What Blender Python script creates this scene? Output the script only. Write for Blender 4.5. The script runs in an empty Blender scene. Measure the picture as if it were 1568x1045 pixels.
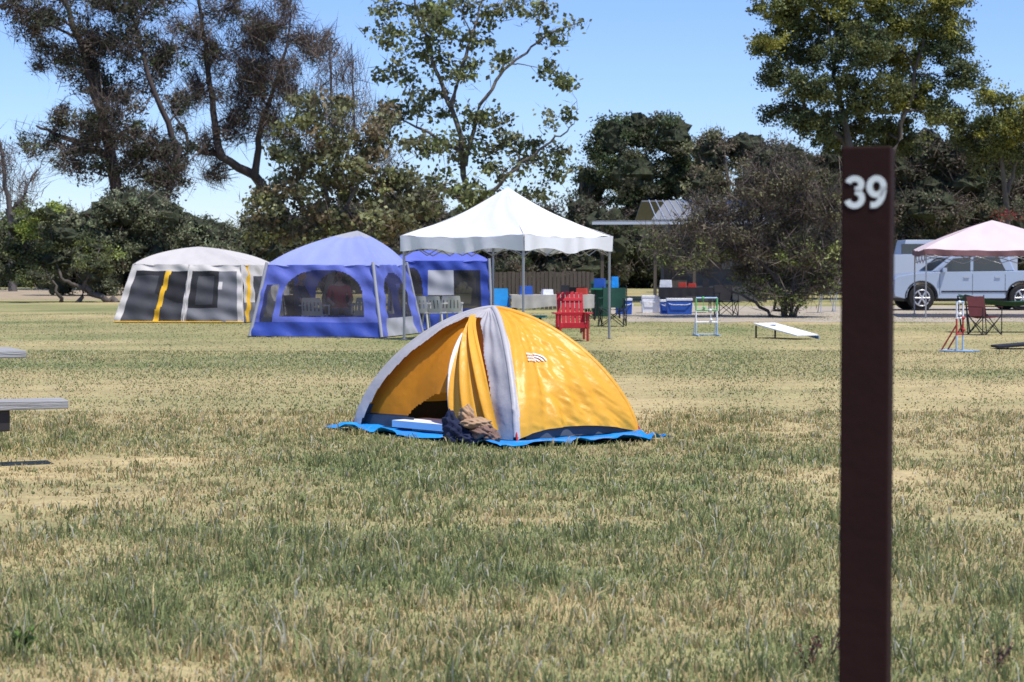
import bpy, math, random
import numpy as np
from mathutils import Vector, Matrix
random.seed(7); rng=np.random.default_rng(11)
F=3050.0; HY=403.0; EYE=1.5
def at(u,v,d): return np.array(((u-784)/F*d, d, EYE-(v-HY)/F*d))
def gx(u,d): return (u-784)/F*d
def A(*a): return np.array(a,float)
# ---------------------------------------------------------------- materials
def newmat(name):
    m=bpy.data.materials.new(name); m.use_nodes=True
    nt=m.node_tree
    for n in list(nt.nodes): nt.nodes.remove(n)
    return m,nt
def N(nt,t,**k):
    n=nt.nodes.new(t)
    for a,b in k.items(): setattr(n,a,b)
    return n
def mat(name,col,rough=.6,var=.15,scale=6,bump=0.0,bscale=None,transl=0.0,spec=.3,metal=0.0,stretch=None,attr=False,transp=0.0):
    m,nt=newmat(name); L=nt.links
    out=N(nt,'ShaderNodeOutputMaterial'); p=N(nt,'ShaderNodeBsdfPrincipled')
    p.inputs['Roughness'].default_value=rough
    p.inputs['Specular IOR Level'].default_value=spec
    p.inputs['Metallic'].default_value=metal
    tc=N(nt,'ShaderNodeTexCoord'); mp=N(nt,'ShaderNodeMapping')
    L.new(tc.outputs['Object'],mp.inputs[0])
    if stretch: mp.inputs['Scale'].default_value=stretch
    mx=N(nt,'ShaderNodeVectorMath',operation='SCALE')
    if var>0:
        nz=N(nt,'ShaderNodeTexNoise'); nz.inputs['Scale'].default_value=scale; nz.inputs['Detail'].default_value=4
        L.new(mp.outputs[0],nz.inputs['Vector'])
        mr=N(nt,'ShaderNodeMapRange'); mr.inputs['From Min'].default_value=.25; mr.inputs['From Max'].default_value=.75
        mr.inputs['To Min'].default_value=1-var; mr.inputs['To Max'].default_value=1+var
        L.new(nz.outputs['Fac'],mr.inputs['Value']); L.new(mr.outputs[0],mx.inputs['Scale'])
    else: mx.inputs['Scale'].default_value=1
    if attr:
        at_=N(nt,'ShaderNodeAttribute'); at_.attribute_name='Col'; L.new(at_.outputs['Color'],mx.inputs[0])
    else: mx.inputs[0].default_value=col[:3]
    L.new(mx.outputs[0],p.inputs['Base Color'])
    if bump>0:
        b=N(nt,'ShaderNodeBump'); b.inputs['Strength'].default_value=bump; b.inputs['Distance'].default_value=.05
        n2=N(nt,'ShaderNodeTexNoise'); n2.inputs['Scale'].default_value=bscale or scale*2; n2.inputs['Detail'].default_value=4
        L.new(mp.outputs[0],n2.inputs['Vector']); L.new(n2.outputs['Fac'],b.inputs['Height']); L.new(b.outputs[0],p.inputs['Normal'])
    last=p.outputs[0]
    if transl>0:
        t=N(nt,'ShaderNodeBsdfTranslucent'); L.new(mx.outputs[0],t.inputs[0])
        ms=N(nt,'ShaderNodeMixShader'); ms.inputs[0].default_value=transl
        L.new(last,ms.inputs[1]); L.new(t.outputs[0],ms.inputs[2]); last=ms.outputs[0]
    if transp>0:
        t=N(nt,'ShaderNodeBsdfTransparent'); ms=N(nt,'ShaderNodeMixShader'); ms.inputs[0].default_value=transp
        L.new(last,ms.inputs[1]); L.new(t.outputs[0],ms.inputs[2]); last=ms.outputs[0]
    L.new(last,out.inputs[0]); return m
# ---------------------------------------------------------------- mesh building
def mk(name,V,faces,fm,mats,cols=None,smooth=False,parent=None):
    V=np.asarray(V,np.float32).reshape(-1,3)
    me=bpy.data.meshes.new(name); me.vertices.add(len(V)); me.vertices.foreach_set('co',V.ravel())
    li=np.concatenate([np.asarray(f,np.int32).ravel() for f in faces]) 
    tot=np.concatenate([np.full(len(f),np.asarray(f).shape[1],np.int32) for f in faces])
    st=np.concatenate([[0],np.cumsum(tot)[:-1]]).astype(np.int32)
    me.loops.add(len(li)); me.loops.foreach_set('vertex_index',li)
    me.polygons.add(len(tot)); me.polygons.foreach_set('loop_start',st)
    me.polygons.foreach_set('material_index',np.asarray(fm,np.int32))
    me.polygons.foreach_set('use_smooth',np.full(len(tot),smooth) if isinstance(smooth,bool) else smooth)
    for m in mats: me.materials.append(m)
    me.update(calc_edges=True)
    if cols is not None:
        a=me.attributes.new('Col','FLOAT_COLOR','POINT')
        c=np.ones((len(V),4),np.float32); c[:,:3]=cols; a.data.foreach_set('color',c.ravel())
    ob=bpy.data.objects.new(name,me); bpy.context.scene.collection.objects.link(ob)
    if parent: ob.parent=parent
    return ob
class MB:
    def __init__(s): s.V=[];s.n=0;s.f=[];s.m=[];s.s=[];s.mats=[]
    def mi(s,m):
        if m not in s.mats: s.mats.append(m)
        return s.mats.index(m)
    def add(s,V,F_,m,smooth=False):
        V=np.asarray(V,float); k=s.mi(m)
        s.V.append(V)
        for g in F_:
            g=np.asarray(g,int)
            if len(g)==0: continue
            s.f.append(g+s.n); s.m.append(np.full(len(g),k)); s.s.append(np.full(len(g),smooth))
        s.n+=len(V)
    def box(s,c,size,m,rz=0,rx=0,ry=0,taper=1.0):
        hx,hy,hz=[q/2 for q in size]
        P=np.array([(x*(taper if z>0 else 1),y*(taper if z>0 else 1),z) for z in(-hz,hz) for x,y in((-hx,-hy),(hx,-hy),(hx,hy),(-hx,hy))])
        R=np.array((Matrix.Rotation(rz,3,'Z')@Matrix.Rotation(ry,3,'Y')@Matrix.Rotation(rx,3,'X')))
        s.add(P@R.T+np.asarray(c),[[(3,2,1,0),(4,5,6,7),(0,1,5,4),(1,2,6,5),(2,3,7,6),(3,0,4,7)]],m)
    def tube(s,pts,rad,m,n=8,cap=True):
        pts=np.asarray(pts,float); rad=np.broadcast_to(rad,(len(pts),)) 
        T=np.gradient(pts,axis=0); T/=np.linalg.norm(T,axis=1)[:,None]+1e-9
        up=np.where(np.abs(T[:,2:3])>.9,[[1.,0,0]],[[0,0,1.]])
        a=np.cross(T,up); a/=np.linalg.norm(a,axis=1)[:,None]; b=np.cross(T,a)
        th=np.arange(n)*2*math.pi/n
        V=(pts[:,None]+rad[:,None,None]*(np.cos(th)[None,:,None]*a[:,None]+np.sin(th)[None,:,None]*b[:,None])).reshape(-1,3)
        i=np.arange(len(pts)-1)[:,None]*n; j=np.arange(n)[None]; j2=(j+1)%n
        Q=np.stack([i+j,i+j2,i+n+j2,i+n+j],-1).reshape(-1,4)
        s.add(V,[Q],m,True)
        if cap:
            s.add(V[:n],[[tuple(range(n))]],m); s.add(V[-n:],[[tuple(range(n))]],m)
    def bar(s,p,q,r,m,n=6): s.tube([p,q],[r,r],m,n)
    def quad(s,a,b,c,d,m): s.add([a,b,c,d],[[(0,1,2,3)]],m)
    def slab(s,a,b,c,d,th,m):
        P=np.array([a,b,c,d],float); nn=np.cross(P[1]-P[0],P[3]-P[0]); nn/=np.linalg.norm(nn)
        V=np.vstack([P,P+nn*th]); s.add(V,[[(3,2,1,0),(4,5,6,7),(0,1,5,4),(1,2,6,5),(2,3,7,6),(3,0,4,7)]],m)
    def grid(s,fn,nu,nv,mf,smooth=True):
        U,Vv=np.meshgrid(np.linspace(0,1,nu+1),np.linspace(0,1,nv+1))
        P=fn(U.ravel(),Vv.ravel())
        i,j=np.meshgrid(np.arange(nu),np.arange(nv)); i=i.ravel();j=j.ravel()
        w=nu+1; Q=np.stack([j*w+i,j*w+i+1,(j+1)*w+i+1,(j+1)*w+i],-1)
        uc=(i+.5)/nu; vc=(j+.5)/nv
        if callable(mf):
            mm=[mf(a,b) for a,b in zip(uc,vc)]
            s.V.append(P)
            ok=[k for k,m in enumerate(mm) if m is not None]
            idx=np.array([s.mi(mm[k]) for k in ok]); s.f.append(Q[ok]+s.n); s.m.append(idx); s.s.append(np.full(len(ok),smooth)); s.n+=len(P)
        else: s.add(P,[Q],mf,smooth)
    def obj(s,name,parent=None,bevel=0):
        order=sorted(range(len(s.f)),key=lambda k:s.f[k].shape[1])
        ob=mk(name,np.vstack(s.V),[s.f[k] for k in order],np.concatenate([s.m[k] for k in order]),s.mats,None,np.concatenate([s.s[k] for k in order]),parent)
        if bevel:
            b=ob.modifiers.new('bev','BEVEL'); b.width=bevel; b.segments=2; b.limit_method='ANGLE'
        return ob
def lerp(a,b,t): return a+(b-a)*t
LAT=rng.random((256,256))
def vn(x,y,s,o=0):
    x=np.asarray(x)/s+o*17.3+1000; y=np.asarray(y)/s+o*9.1+1000
    i=np.floor(x).astype(int); j=np.floor(y).astype(int); fx=x-i; fy=y-j
    fx=fx*fx*(3-2*fx); fy=fy*fy*(3-2*fy); g=lambda a,b:LAT[a%256,b%256]
    return (g(i,j)*(1-fx)+g(i+1,j)*fx)*(1-fy)+(g(i,j+1)*(1-fx)+g(i+1,j+1)*fx)*fy
def fbm(x,y,s,o=0): return (vn(x,y,s,o)*.5+vn(x,y,s*.48,o+1)*.28+vn(x,y,s*.23,o+2)*.22)
# ---------------------------------------------------------------- world, sun, camera
SD=Vector((0.30,-0.30,0.95)).normalized()
w=bpy.data.worlds.new("World"); bpy.context.scene.world=w; w.use_nodes=True
nt=w.node_tree; bg=nt.nodes['Background']; sky=nt.nodes.new('ShaderNodeTexSky'); sky.sky_type='NISHITA'; sky.sun_disc=False
sky.sun_elevation=math.asin(SD.z); sky.sun_rotation=math.atan2(SD.x,SD.y); sky.air_density=1.0; sky.dust_density=0.0; sky.ozone_density=3.0
tn=nt.nodes.new('ShaderNodeVectorMath'); tn.operation='MULTIPLY'; tn.inputs[1].default_value=(.80,.93,1.34)
nt.links.new(sky.outputs[0],tn.inputs[0]); nt.links.new(tn.outputs[0],bg.inputs[0]); bg.inputs[1].default_value=0.13
sl=bpy.data.lights.new('sun','SUN'); sl.energy=5.0; sl.angle=math.radians(.5); sl.color=(1,.96,.88)
so=bpy.data.objects.new('sun',sl); bpy.context.scene.collection.objects.link(so); so.rotation_euler=(-SD).to_track_quat('-Z','Y').to_euler()
cam=bpy.data.cameras.new('camera'); co=bpy.data.objects.new('camera',cam); bpy.context.scene.collection.objects.link(co)
co.location=(0,0,EYE); co.rotation_euler=(math.radians(90)-math.atan(119.5/F),0,0)
cam.sensor_width=36; cam.lens=36*F/1568; cam.clip_end=6000; cam.clip_start=.1
cam.dof.use_dof=True; cam.dof.focus_distance=16.8; cam.dof.aperture_fstop=6.3
bpy.context.scene.camera=co
sc=bpy.context.scene; sc.view_settings.view_transform='Standard'; sc.view_settings.look='None'; sc.view_settings.exposure=0
# ---------------------------------------------------------------- ground
GREEN=A(.195,.225,.085); DRY=A(.53,.41,.21)
def dryness(x,y):
    x=np.asarray(x,float);y=np.asarray(y,float)
    b=np.interp(y,[6,8,10,12,14,17,20,24,27,32,36,45,60,100],[.24,.16,.10,.20,.42,.52,.64,.62,.42,.36,.50,.36,.42,.45])
    b=b+.45*np.exp(-((x+2.9)/1.2)**2-((y-13.4)/2.4)**2)+.3*np.exp(-((x+2.2)/.9)**2-((y-9.0)/1.0)**2)+.15*np.exp(-((x-1.8)/.9)**2-((y-21)/3)**2)+.28*np.exp(-((x-3)/1.2)**2-((y-14)/3)**2)
    s=np.clip(y/16,1,3)
    n=fbm(x/s,y/s,.8,3)-.5
    n2=fbm(x/3,y,2.6,7)-.5
    return np.clip(b+n*1.35+n2*.8,0,1)
ys=np.concatenate([np.linspace(-60,4,12),np.linspace(4.5,30,180)[0:],30*1.025**np.arange(1,190)]); ys=ys[ys<3500]
tx=np.linspace(-1,1,241); xs=np.sinh(tx*5.2)/np.sinh(5.2)*2600
X,Y=np.meshgrid(xs,ys); Z=np.zeros_like(X)
D=dryness(X,Y)[...,None]; n=fbm(X,Y,.35,5)[...,None]
C=GREEN*.9*(1-D)+DRY*.95*D; C=C*(.85+.3*n)
nx=len(xs); i,j=np.meshgrid(np.arange(nx-1),np.arange(len(ys)-1)); i=i.ravel(); j=j.ravel()
Q=np.stack([j*nx+i,j*nx+i+1,(j+1)*nx+i+1,(j+1)*nx+i],-1)
def ground_mat():
    m,nt=newmat('grass_ground'); L=nt.links
    out=N(nt,'ShaderNodeOutputMaterial'); p=N(nt,'ShaderNodeBsdfPrincipled'); p.inputs['Roughness'].default_value=.95; p.inputs['Specular IOR Level'].default_value=.1
    a=N(nt,'ShaderNodeAttribute'); a.attribute_name='Col'
    tc=N(nt,'ShaderNodeTexCoord'); cur=a.outputs['Color']
    for sc_,lo,hi in((45,.72,1.28),(7,.8,1.2),(1.1,.85,1.15)):
        nz=N(nt,'ShaderNodeTexNoise'); nz.inputs['Scale'].default_value=sc_; nz.inputs['Detail'].default_value=5; nz.inputs['Roughness'].default_value=.7
        L.new(tc.outputs['Object'],nz.inputs['Vector'])
        mr=N(nt,'ShaderNodeMapRange'); mr.inputs['From Min'].default_value=.3; mr.inputs['From Max'].default_value=.7; mr.inputs['To Min'].default_value=lo; mr.inputs['To Max'].default_value=hi
        L.new(nz.outputs['Fac'],mr.inputs['Value'])
        v=N(nt,'ShaderNodeVectorMath',operation='SCALE'); L.new(cur,v.inputs[0]); L.new(mr.outputs[0],v.inputs['Scale']); cur=v.outputs[0]
    L.new(cur,p.inputs['Base Color'])
    b=N(nt,'ShaderNodeBump'); b.inputs['Strength'].default_value=.4; b.inputs['Distance'].default_value=.02
    nz=N(nt,'ShaderNodeTexNoise'); nz.inputs['Scale'].default_value=30; nz.inputs['Detail'].default_value=6; L.new(tc.outputs['Object'],nz.inputs['Vector']); L.new(nz.outputs['Fac'],b.inputs['Height']); L.new(b.outputs[0],p.inputs['Normal'])
    L.new(p.outputs[0],out.inputs[0]); return m
mk('ground',np.stack([X,Y,Z],-1).reshape(-1,3),[Q],np.zeros(len(Q)),[ground_mat()],C.reshape(-1,3),True)
M_road=mat('gravel_road',(.40,.34,.255),.95,.2,1.2)
mb=MB()
R1=[(gx(958,52)+k*.6,50.5+.35*math.sin(k*1.3)+.3*math.sin(k*2.9),.004) for k in range(60)]
R2=[(p[0],69+.4*math.sin(p[0]),.004) for p in R1]
mb.add(R1+R2,[[(k,k+1,61+k,60+k) for k in range(59)]],M_road)
mb.obj('gravel_pad')
mb=MB(); mb.add([(-60,84,.004),(gx(190,84),82,.004),(gx(330,110),112,.004),(-70,118,.004)],[[(0,1,2,3)]],mat('dirt_track',(.36,.28,.18),.95,.2,1.5)); mb.obj('dirt_track')
# ---------------------------------------------------------------- grass blades
LT=np.array(((gx(497,17.94),17.94),(-.07,15.95),(1.41,16.8),(-.2,18.8)))
def inpoly(x,y,P):
    ins=np.zeros(len(x),bool); n=len(P)
    for a in range(n):
        x1,y1=P[a];x2,y2=P[(a+1)%n]
        c=((y1>y)!=(y2>y))&(x<(x2-x1)*(y-y1)/(y2-y1+1e-12)+x1); ins^=c
    return ins
V_=[];C_=[]
def blades(y0,y1,dens,h0,h1,wd,wf=.78,tuft=0,gr=0.0):
    ar=wf/2*(y1*y1-y0*y0); n=int(ar*dens)
    y=np.sqrt(rng.random(n)*(y1*y1-y0*y0)+y0*y0); x=(rng.random(n)-.5)*wf*y
    big=np.ones(n)
    if tuft:
        k=n//tuft; ci=rng.integers(0,k,n); tb_=(.6+.8*rng.random(k)); big=tb_[ci]; x=x[ci]+rng.normal(0,.035,n)*big; y=y[ci]+rng.normal(0,.035,n)*big
    D=np.clip(dryness(x,y)-gr,0,1)
    keep=~inpoly(x,y,LT)
    keep&=rng.random(n)>np.clip((D-.50)*2.0,0,.85)
    x=x[keep];y=y[keep];D=D[keep];big=big[keep];n=len(x)
    h=(h0+(h1-h0)*rng.random(n)**1.5)*big; h*=(1.2-.65*D)*(.4+1.2*fbm(x,y,.6,9))
    th=rng.random(n)*6.283; ln=rng.random(n)**.7*.95
    dx=np.cos(th);dy=np.sin(th)
    ph=rng.random(n)*6.283; px=np.cos(ph)*.5;py=np.sin(ph)*.5
    w_=wd*(.6+.8*rng.random(n))
    base=np.stack([x,y,np.zeros(n)],-1); side=np.stack([px*w_,py*w_,0*w_],-1)
    side[:,0]+=np.where(side[:,0]>=0,1,-1)*w_*.25
    mid=base+np.stack([dx*ln*h*.35,dy*ln*h*.35,h*.6],-1)
    tip=base+np.stack([dx*ln*h*1.0,dy*ln*h*1.0,h*(1-.35*ln)],-1)
    v=np.stack([base-side,base+side,mid+side*.8,mid-side*.8,tip],1)
    isdry=rng.random(n)<np.clip(D*.85+.08,0,1)
    g=GREEN*1.1*(1+rng.normal(0,.22,(n,1)))+rng.random((n,1))*A(.08,.065,.04)
    d_=DRY*1.12*(1+rng.normal(0,.18,(n,1)))
    c=np.where(isdry[:,None],d_,g); 
    pale=rng.random(n)<.06; c[pale]=A(.58,.55,.42)
    c=np.clip(c,.02,.8)
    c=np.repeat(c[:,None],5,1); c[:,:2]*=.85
    V_.append(v.reshape(-1,3)); C_.append(c.reshape(-1,3))
blades(5.5,11,2300,.015,.05,.0045,.8)
blades(5.5,11,750,.04,.125,.0042,.8,tuft=24,gr=.15)
blades(11,20,1150,.015,.045,.006)
blades(11,20,330,.035,.095,.006,tuft=20,gr=.12)
blades(20,34,300,.012,.035,.010)
blades(34,60,60,.008,.02,.016,.7)
V=np.vstack(V_); Cc=np.vstack(C_); nb=len(V)//5; o=np.arange(nb)[:,None]*5
mk('lawn_grass',V,[o+[[0,1,2]],o+[[0,2,3]],o+[[3,2,4]]],np.zeros(nb*3),[mat('grass_blade',(0,0,0),.6,0,3,attr=True,transl=.3,spec=.2)],Cc,False)
# ---------------------------------------------------------------- trees
M_bark={}
def barkm(col):
    k=tuple(col)
    if k not in M_bark: M_bark[k]=mat('bark',col,.9,.35,4,bump=.6,bscale=12,stretch=(1,1,.3))
    return M_bark[k]
M_leaf=mat('foliage',(0,0,0),.55,0,1.2,attr=True,transl=.25,spec=.25)
M_core=mat('foliage_shade',(.042,.048,.026),.95,.6,4,bump=1.0,bscale=8)  # dark filler lumps: the shaded inside of crowns painted as colour
M_twig=mat('twigs',(0,0,0),.9,0,2,attr=True,spec=.1)
def rdir(n):
    v=rng.normal(size=(n,3)); return v/np.linalg.norm(v,axis=1)[:,None]
def leafquads(c,L,W,a=None):
    n=len(c)
    if a is None: a=rdir(n)
    b=np.cross(a,rdir(n)); b/=np.linalg.norm(b,axis=1)[:,None]+1e-9
    L=np.broadcast_to(L,(n,))[:,None]; W=np.broadcast_to(W,(n,))[:,None]
    return np.stack([c-a*L,c+b*W,c+a*L,c-b*W],1).reshape(-1,3)
def tree(name,d,trunks,clumps,cols,leaf=.13,dens=1.0,sub=.45,per=60,twig=0,bark=(.12,.10,.085),r0=.35,depth=1.0,core=False,twcol=(.11,.085,.07),twlen=.6,limbs=True,asp=.5,fill=.75,ls_=.62,pm=1.5,gain=1.35):
    leaf*=ls_; per=per*pm
    E=bpy.data.objects.new(name,None); bpy.context.scene.collection.objects.link(E)
    k=F/d; T=MB(); nodes=[]; nr=[]
    BM=barkm(bark)
    for ti,tr in enumerate(trunks):
        pts=np.array([at(u,v,d) for u,v in tr]); 
        if ti==0 or tr[0][1]>430: pts[0,2]=-.05
        pts[1:,1]+=rng.normal(0,.25,len(pts)-1)
        t=np.linspace(0,len(pts)-1,len(pts)*4); P=np.stack([np.interp(t,np.arange(len(pts)),pts[:,q]) for q in range(3)],-1)
        P[1:]+=rng.normal(0,.05,(len(P)-1,3))
        rr=r0*(1 if ti==0 else .6)*np.linspace(1,.2,len(P)); rr[0]*=1.25
        T.tube(P,rr,BM,8); nodes.append(P); nr.append(rr)
    ND=np.vstack(nodes) if nodes else None; NR=np.concatenate(nr) if nodes else None
    lv=[];lc=[];tv=[];tcx=[]
    for cl in clumps:
        u,v,ru,rv=cl[:4]; cc=cols if len(cl)<5 else cl[4]
        c=at(u,v,d); rx=ru/k; rz=rv/k; ry=max(rx,rz)*depth; c[1]+=rng.normal(0,1)*rx*.7*depth
        if c[2]-rz<0: c[2]=max(c[2],rz*.8)
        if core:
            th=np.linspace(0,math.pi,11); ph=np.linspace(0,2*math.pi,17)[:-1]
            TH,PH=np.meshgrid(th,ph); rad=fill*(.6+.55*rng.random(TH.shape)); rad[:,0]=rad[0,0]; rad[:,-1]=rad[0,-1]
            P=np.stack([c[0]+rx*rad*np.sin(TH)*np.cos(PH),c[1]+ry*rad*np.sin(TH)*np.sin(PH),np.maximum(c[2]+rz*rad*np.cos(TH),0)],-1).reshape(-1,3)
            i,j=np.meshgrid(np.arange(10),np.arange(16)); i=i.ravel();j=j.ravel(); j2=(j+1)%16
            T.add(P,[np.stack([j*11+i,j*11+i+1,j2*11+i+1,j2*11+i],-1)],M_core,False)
        ns=max(4,int(dens*3.4*(rx*rz)/(sub*sub)))
        dr=rdir(ns); rr=(.55+.5*rng.random(ns)) if core else rng.random(ns)**.45; S=c+dr*rr[:,None]*A(rx,ry,rz)
        S[:,2]=np.maximum(S[:,2],.15)
        if core: S=S[(S[:,1]<c[1]+ry*.35)]; ns=len(S)
        if ND is not None and limbs:
            lowsel=ND[:,2]<c[2]+.3
            cand=ND[lowsel] if lowsel.any() else ND; rc=NR[lowsel] if lowsel.any() else NR
            dist=np.linalg.norm(cand-c,axis=1)+np.abs(c[2]-cand[:,2])*-.35; q=np.argmin(dist); a=cand[q]
            t=np.linspace(0,1,7)[:,None]; bow=np.sin(t*math.pi)*rng.normal(0,.12,3)*np.linalg.norm(c-a)
            P=a+(c-a)*t+bow+A(0,0,.12)*np.sin(t*math.pi)*np.linalg.norm(c-a); P[1:-1]+=rng.normal(0,.04,(5,3))
            rb=min(rc[q]*.6,.025+.022*np.linalg.norm(c-a)+.02)
            T.tube(P,np.linspace(rb,rb*.3,7),BM,5,False)
            for s_ in S[::max(2,ns//16)]:
                a2=P[rng.integers(3,7)]; m=(a2+s_)/2+rng.normal(0,.1,3)
                T.tube([a2,m,s_],[rb*.35,rb*.2,.008],BM,3,False)
        for s_ in S:
            col=cc[rng.integers(len(cc))]; col=np.array(col)*gain*(.6+.8*rng.random())
            n=max(3,int(per*(.5+rng.random())))
            ls=sub*(.30+.32*rng.random())
            P=s_+rng.normal(0,1,(n,3))*A(ls,ls,ls*.7)
            P[:,2]=np.maximum(P[:,2],.03)
            L=leaf*(.6+.7*rng.random(n)); lv.append(leafquads(P,L,L*asp))
            c2=np.clip(col*(1+rng.normal(0,.2,(n,1))),.004,.6); lc.append(np.repeat(c2,4,0))
            if twig:
                n=int(twig*(.5+rng.random())); 
                g=s_-c+A(0,0,rz*.8); g=g/(np.linalg.norm(g)+1e-6)
                a=g+rng.normal(0,.55,(n,3)); a/=np.linalg.norm(a,axis=1)[:,None]
                P=s_+rng.normal(0,1,(n,3))*ls*1.2; P[:,2]=np.maximum(P[:,2],.2)
                L=twlen*(.4+.8*rng.random(n)); tv.append(leafquads(P,L,(.007+.006*rng.random(n))*d/60,a))
                tcx.append(np.repeat(np.clip(np.array(twcol)*1.3*(1+rng.normal(0,.3,(n,1))),.01,.6),4,0))
    if T.V: T.obj('trunk_limbs_and_dark_core',E)
    V=np.vstack(lv); n=len(V)//4
    mk('leaves',V,[np.arange(n*4).reshape(-1,4)],np.zeros(n),[M_leaf],np.vstack(lc),False,E)
    if tv:
        V=np.vstack(tv); n=len(V)//4
        mk('twigs',V,[np.arange(n*4).reshape(-1,4)],np.zeros(n),[M_twig],np.vstack(tcx),False,E)
    return E
DK=[(.04,.048,.028),(.055,.06,.035),(.075,.06,.04),(.05,.058,.026)]
EA=[(.05,.06,.038),(.06,.06,.042),(.08,.066,.05),(.055,.07,.032)]
EB=[(.11,.115,.055),(.08,.10,.042),(.08,.07,.05)]
tree('eucalyptus_tree',110,[[(218,445),(195,340),(172,240),(145,130),(112,30),(90,-60)],[(235,445),(250,330),(275,230),(235,130),(205,30),(190,-50)],[(172,240),(110,215),(60,195)]],
 [(85,30,55,32),(35,8,35,20),(140,60,55,45),(105,100,45,30),(160,130,50,40),(185,180,50,50),(240,235,55,45),(95,180,38,18,EB),(70,222,45,20,EB),(200,15,55,35),(235,95,45,45),(150,262,42,20),(262,275,40,30),(190,300,35,16),(275,165,28,35),(150,-10,60,25),(205,240,40,45),(60,60,28,20),(235,-5,40,20),(200,70,40,40),(150,215,30,30),(120,240,35,18,EB)],
 EA,leaf=.17,sub=.62,per=62,twig=26,twlen=.9,bark=(.07,.055,.05),r0=.45,dens=.95)
tree('eucalyptus_tree',116,[[(475,440),(440,330),(390,272),(340,240),(325,150),(315,60),(300,-40)],[(390,272),(400,200),(430,120),(450,20)],[(340,240),(300,230),(270,180)]],
 [(340,15,45,25,EB),(385,50,45,30),(345,85,38,30),(405,125,45,32),(310,130,35,30),(365,185,40,35),(425,190,38,35),(450,140,28,40),(305,225,28,22),(435,30,30,40),(300,60,35,30),(335,265,40,15),(480,60,30,40),(400,80,40,40),(370,140,40,30)],
 EA,leaf=.15,sub=.6,per=32,twig=40,twlen=1.0,bark=(.06,.05,.045),r0=.38,dens=.85)
tree('bare_tree',112,[[(520,440),(520,300),(510,180),(505,60)],[(520,300),(545,180),(540,70)]],
 [(500,110,30,60),(535,130,30,60),(510,200,35,40),(560,200,25,40),(470,220,35,30),(590,250,30,30)],DK,leaf=.12,sub=.6,per=4,twig=26,twlen=1.1,bark=(.13,.11,.1),r0=.2,dens=.6)
tree('bare_tree',105,[[(20,445),(15,320),(5,240),(-5,190)],[(20,330),(45,280),(70,240)]],
 [(10,240,22,35),(30,280,28,30),(0,290,20,30)],DK,leaf=.1,sub=.5,per=3,twig=22,twlen=.9,bark=(.1,.09,.085),r0=.2,dens=.6)
SY=[(.14,.155,.065),(.11,.13,.045),(.18,.18,.095),(.09,.10,.04)]
tree('sycamore_tree',70,[[(728,445),(724,340),(710,245),(690,165),(662,90),(640,20),(620,-45)],[(712,255),(735,165),(775,105),(830,60),(880,40)],[(722,320),(780,270),(840,220),(880,190)],[(705,235),(650,200),(600,180)],[(690,165),(715,90),(735,10),(745,-40)]],
 [(640,25,55,25),(700,15,45,25),(600,58,32,22),(655,78,48,24),(618,115,42,22),(760,22,50,20),(815,15,40,18),(862,48,30,22),(700,115,42,24),(775,95,30,16),(650,160,50,24),(605,180,30,24),(735,180,42,22),(785,215,40,20),(838,112,26,12),(862,185,34,18),(690,230,45,26),(640,225,40,22),(835,235,45,22),(770,262,42,20),(680,285,50,24),(855,262,34,20),(725,60,38,20),(590,20,30,20),(870,130,18,10),(720,300,50,20),(640,300,40,25),(800,300,45,18),(740,220,30,20),(670,50,40,20)],
 SY,leaf=.125,sub=.40,per=26,bark=(.14,.12,.10),r0=.14,dens=1.0,twig=4,twlen=.4,asp=.75,ls_=.75,pm=1.2)
SO=[(.14,.145,.055),(.11,.11,.05),(.13,.10,.055),(.17,.17,.08),(.07,.07,.035)]
tree('sycamore_tree',60,[[(500,478),(505,380),(500,300),(490,230),(480,160)],[(505,360),(550,280),(580,210)],[(505,370),(450,300),(425,240)]],
 [(478,180,45,32),(430,235,36,32),(520,225,50,34),(578,215,34,34),(450,290,55,34),(540,290,55,36),(600,280,38,45),(405,320,34,34),(480,345,60,34),(560,345,50,34),(398,362,26,22),(630,330,40,34),(590,180,20,15),(520,165,30,18),(490,255,50,30),(560,255,40,25),(430,350,36,30),(520,370,60,25),(600,340,40,30)],
 SO,leaf=.115,sub=.36,per=40,bark=(.16,.13,.11),r0=.12,dens=1.1,twig=8,twlen=.45,asp=.7,ls_=.68,pm=1.3,gain=1.6)
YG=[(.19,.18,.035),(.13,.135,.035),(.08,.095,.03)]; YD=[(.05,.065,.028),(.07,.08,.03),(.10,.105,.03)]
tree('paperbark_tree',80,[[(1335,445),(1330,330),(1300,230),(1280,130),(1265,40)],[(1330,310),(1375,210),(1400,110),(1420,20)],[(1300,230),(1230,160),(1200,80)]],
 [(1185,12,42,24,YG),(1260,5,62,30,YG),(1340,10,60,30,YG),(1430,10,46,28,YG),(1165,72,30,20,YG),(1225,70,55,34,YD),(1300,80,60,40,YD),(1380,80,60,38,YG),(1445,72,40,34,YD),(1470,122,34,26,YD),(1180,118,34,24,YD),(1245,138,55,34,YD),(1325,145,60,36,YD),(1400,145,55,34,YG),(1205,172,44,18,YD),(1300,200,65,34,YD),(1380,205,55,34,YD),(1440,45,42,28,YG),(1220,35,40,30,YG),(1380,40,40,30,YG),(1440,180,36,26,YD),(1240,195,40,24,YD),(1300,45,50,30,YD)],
 YD,leaf=.115,sub=.36,per=62,bark=(.10,.085,.07),r0=.24,dens=1.8,depth=.75,gain=1.5)
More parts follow.
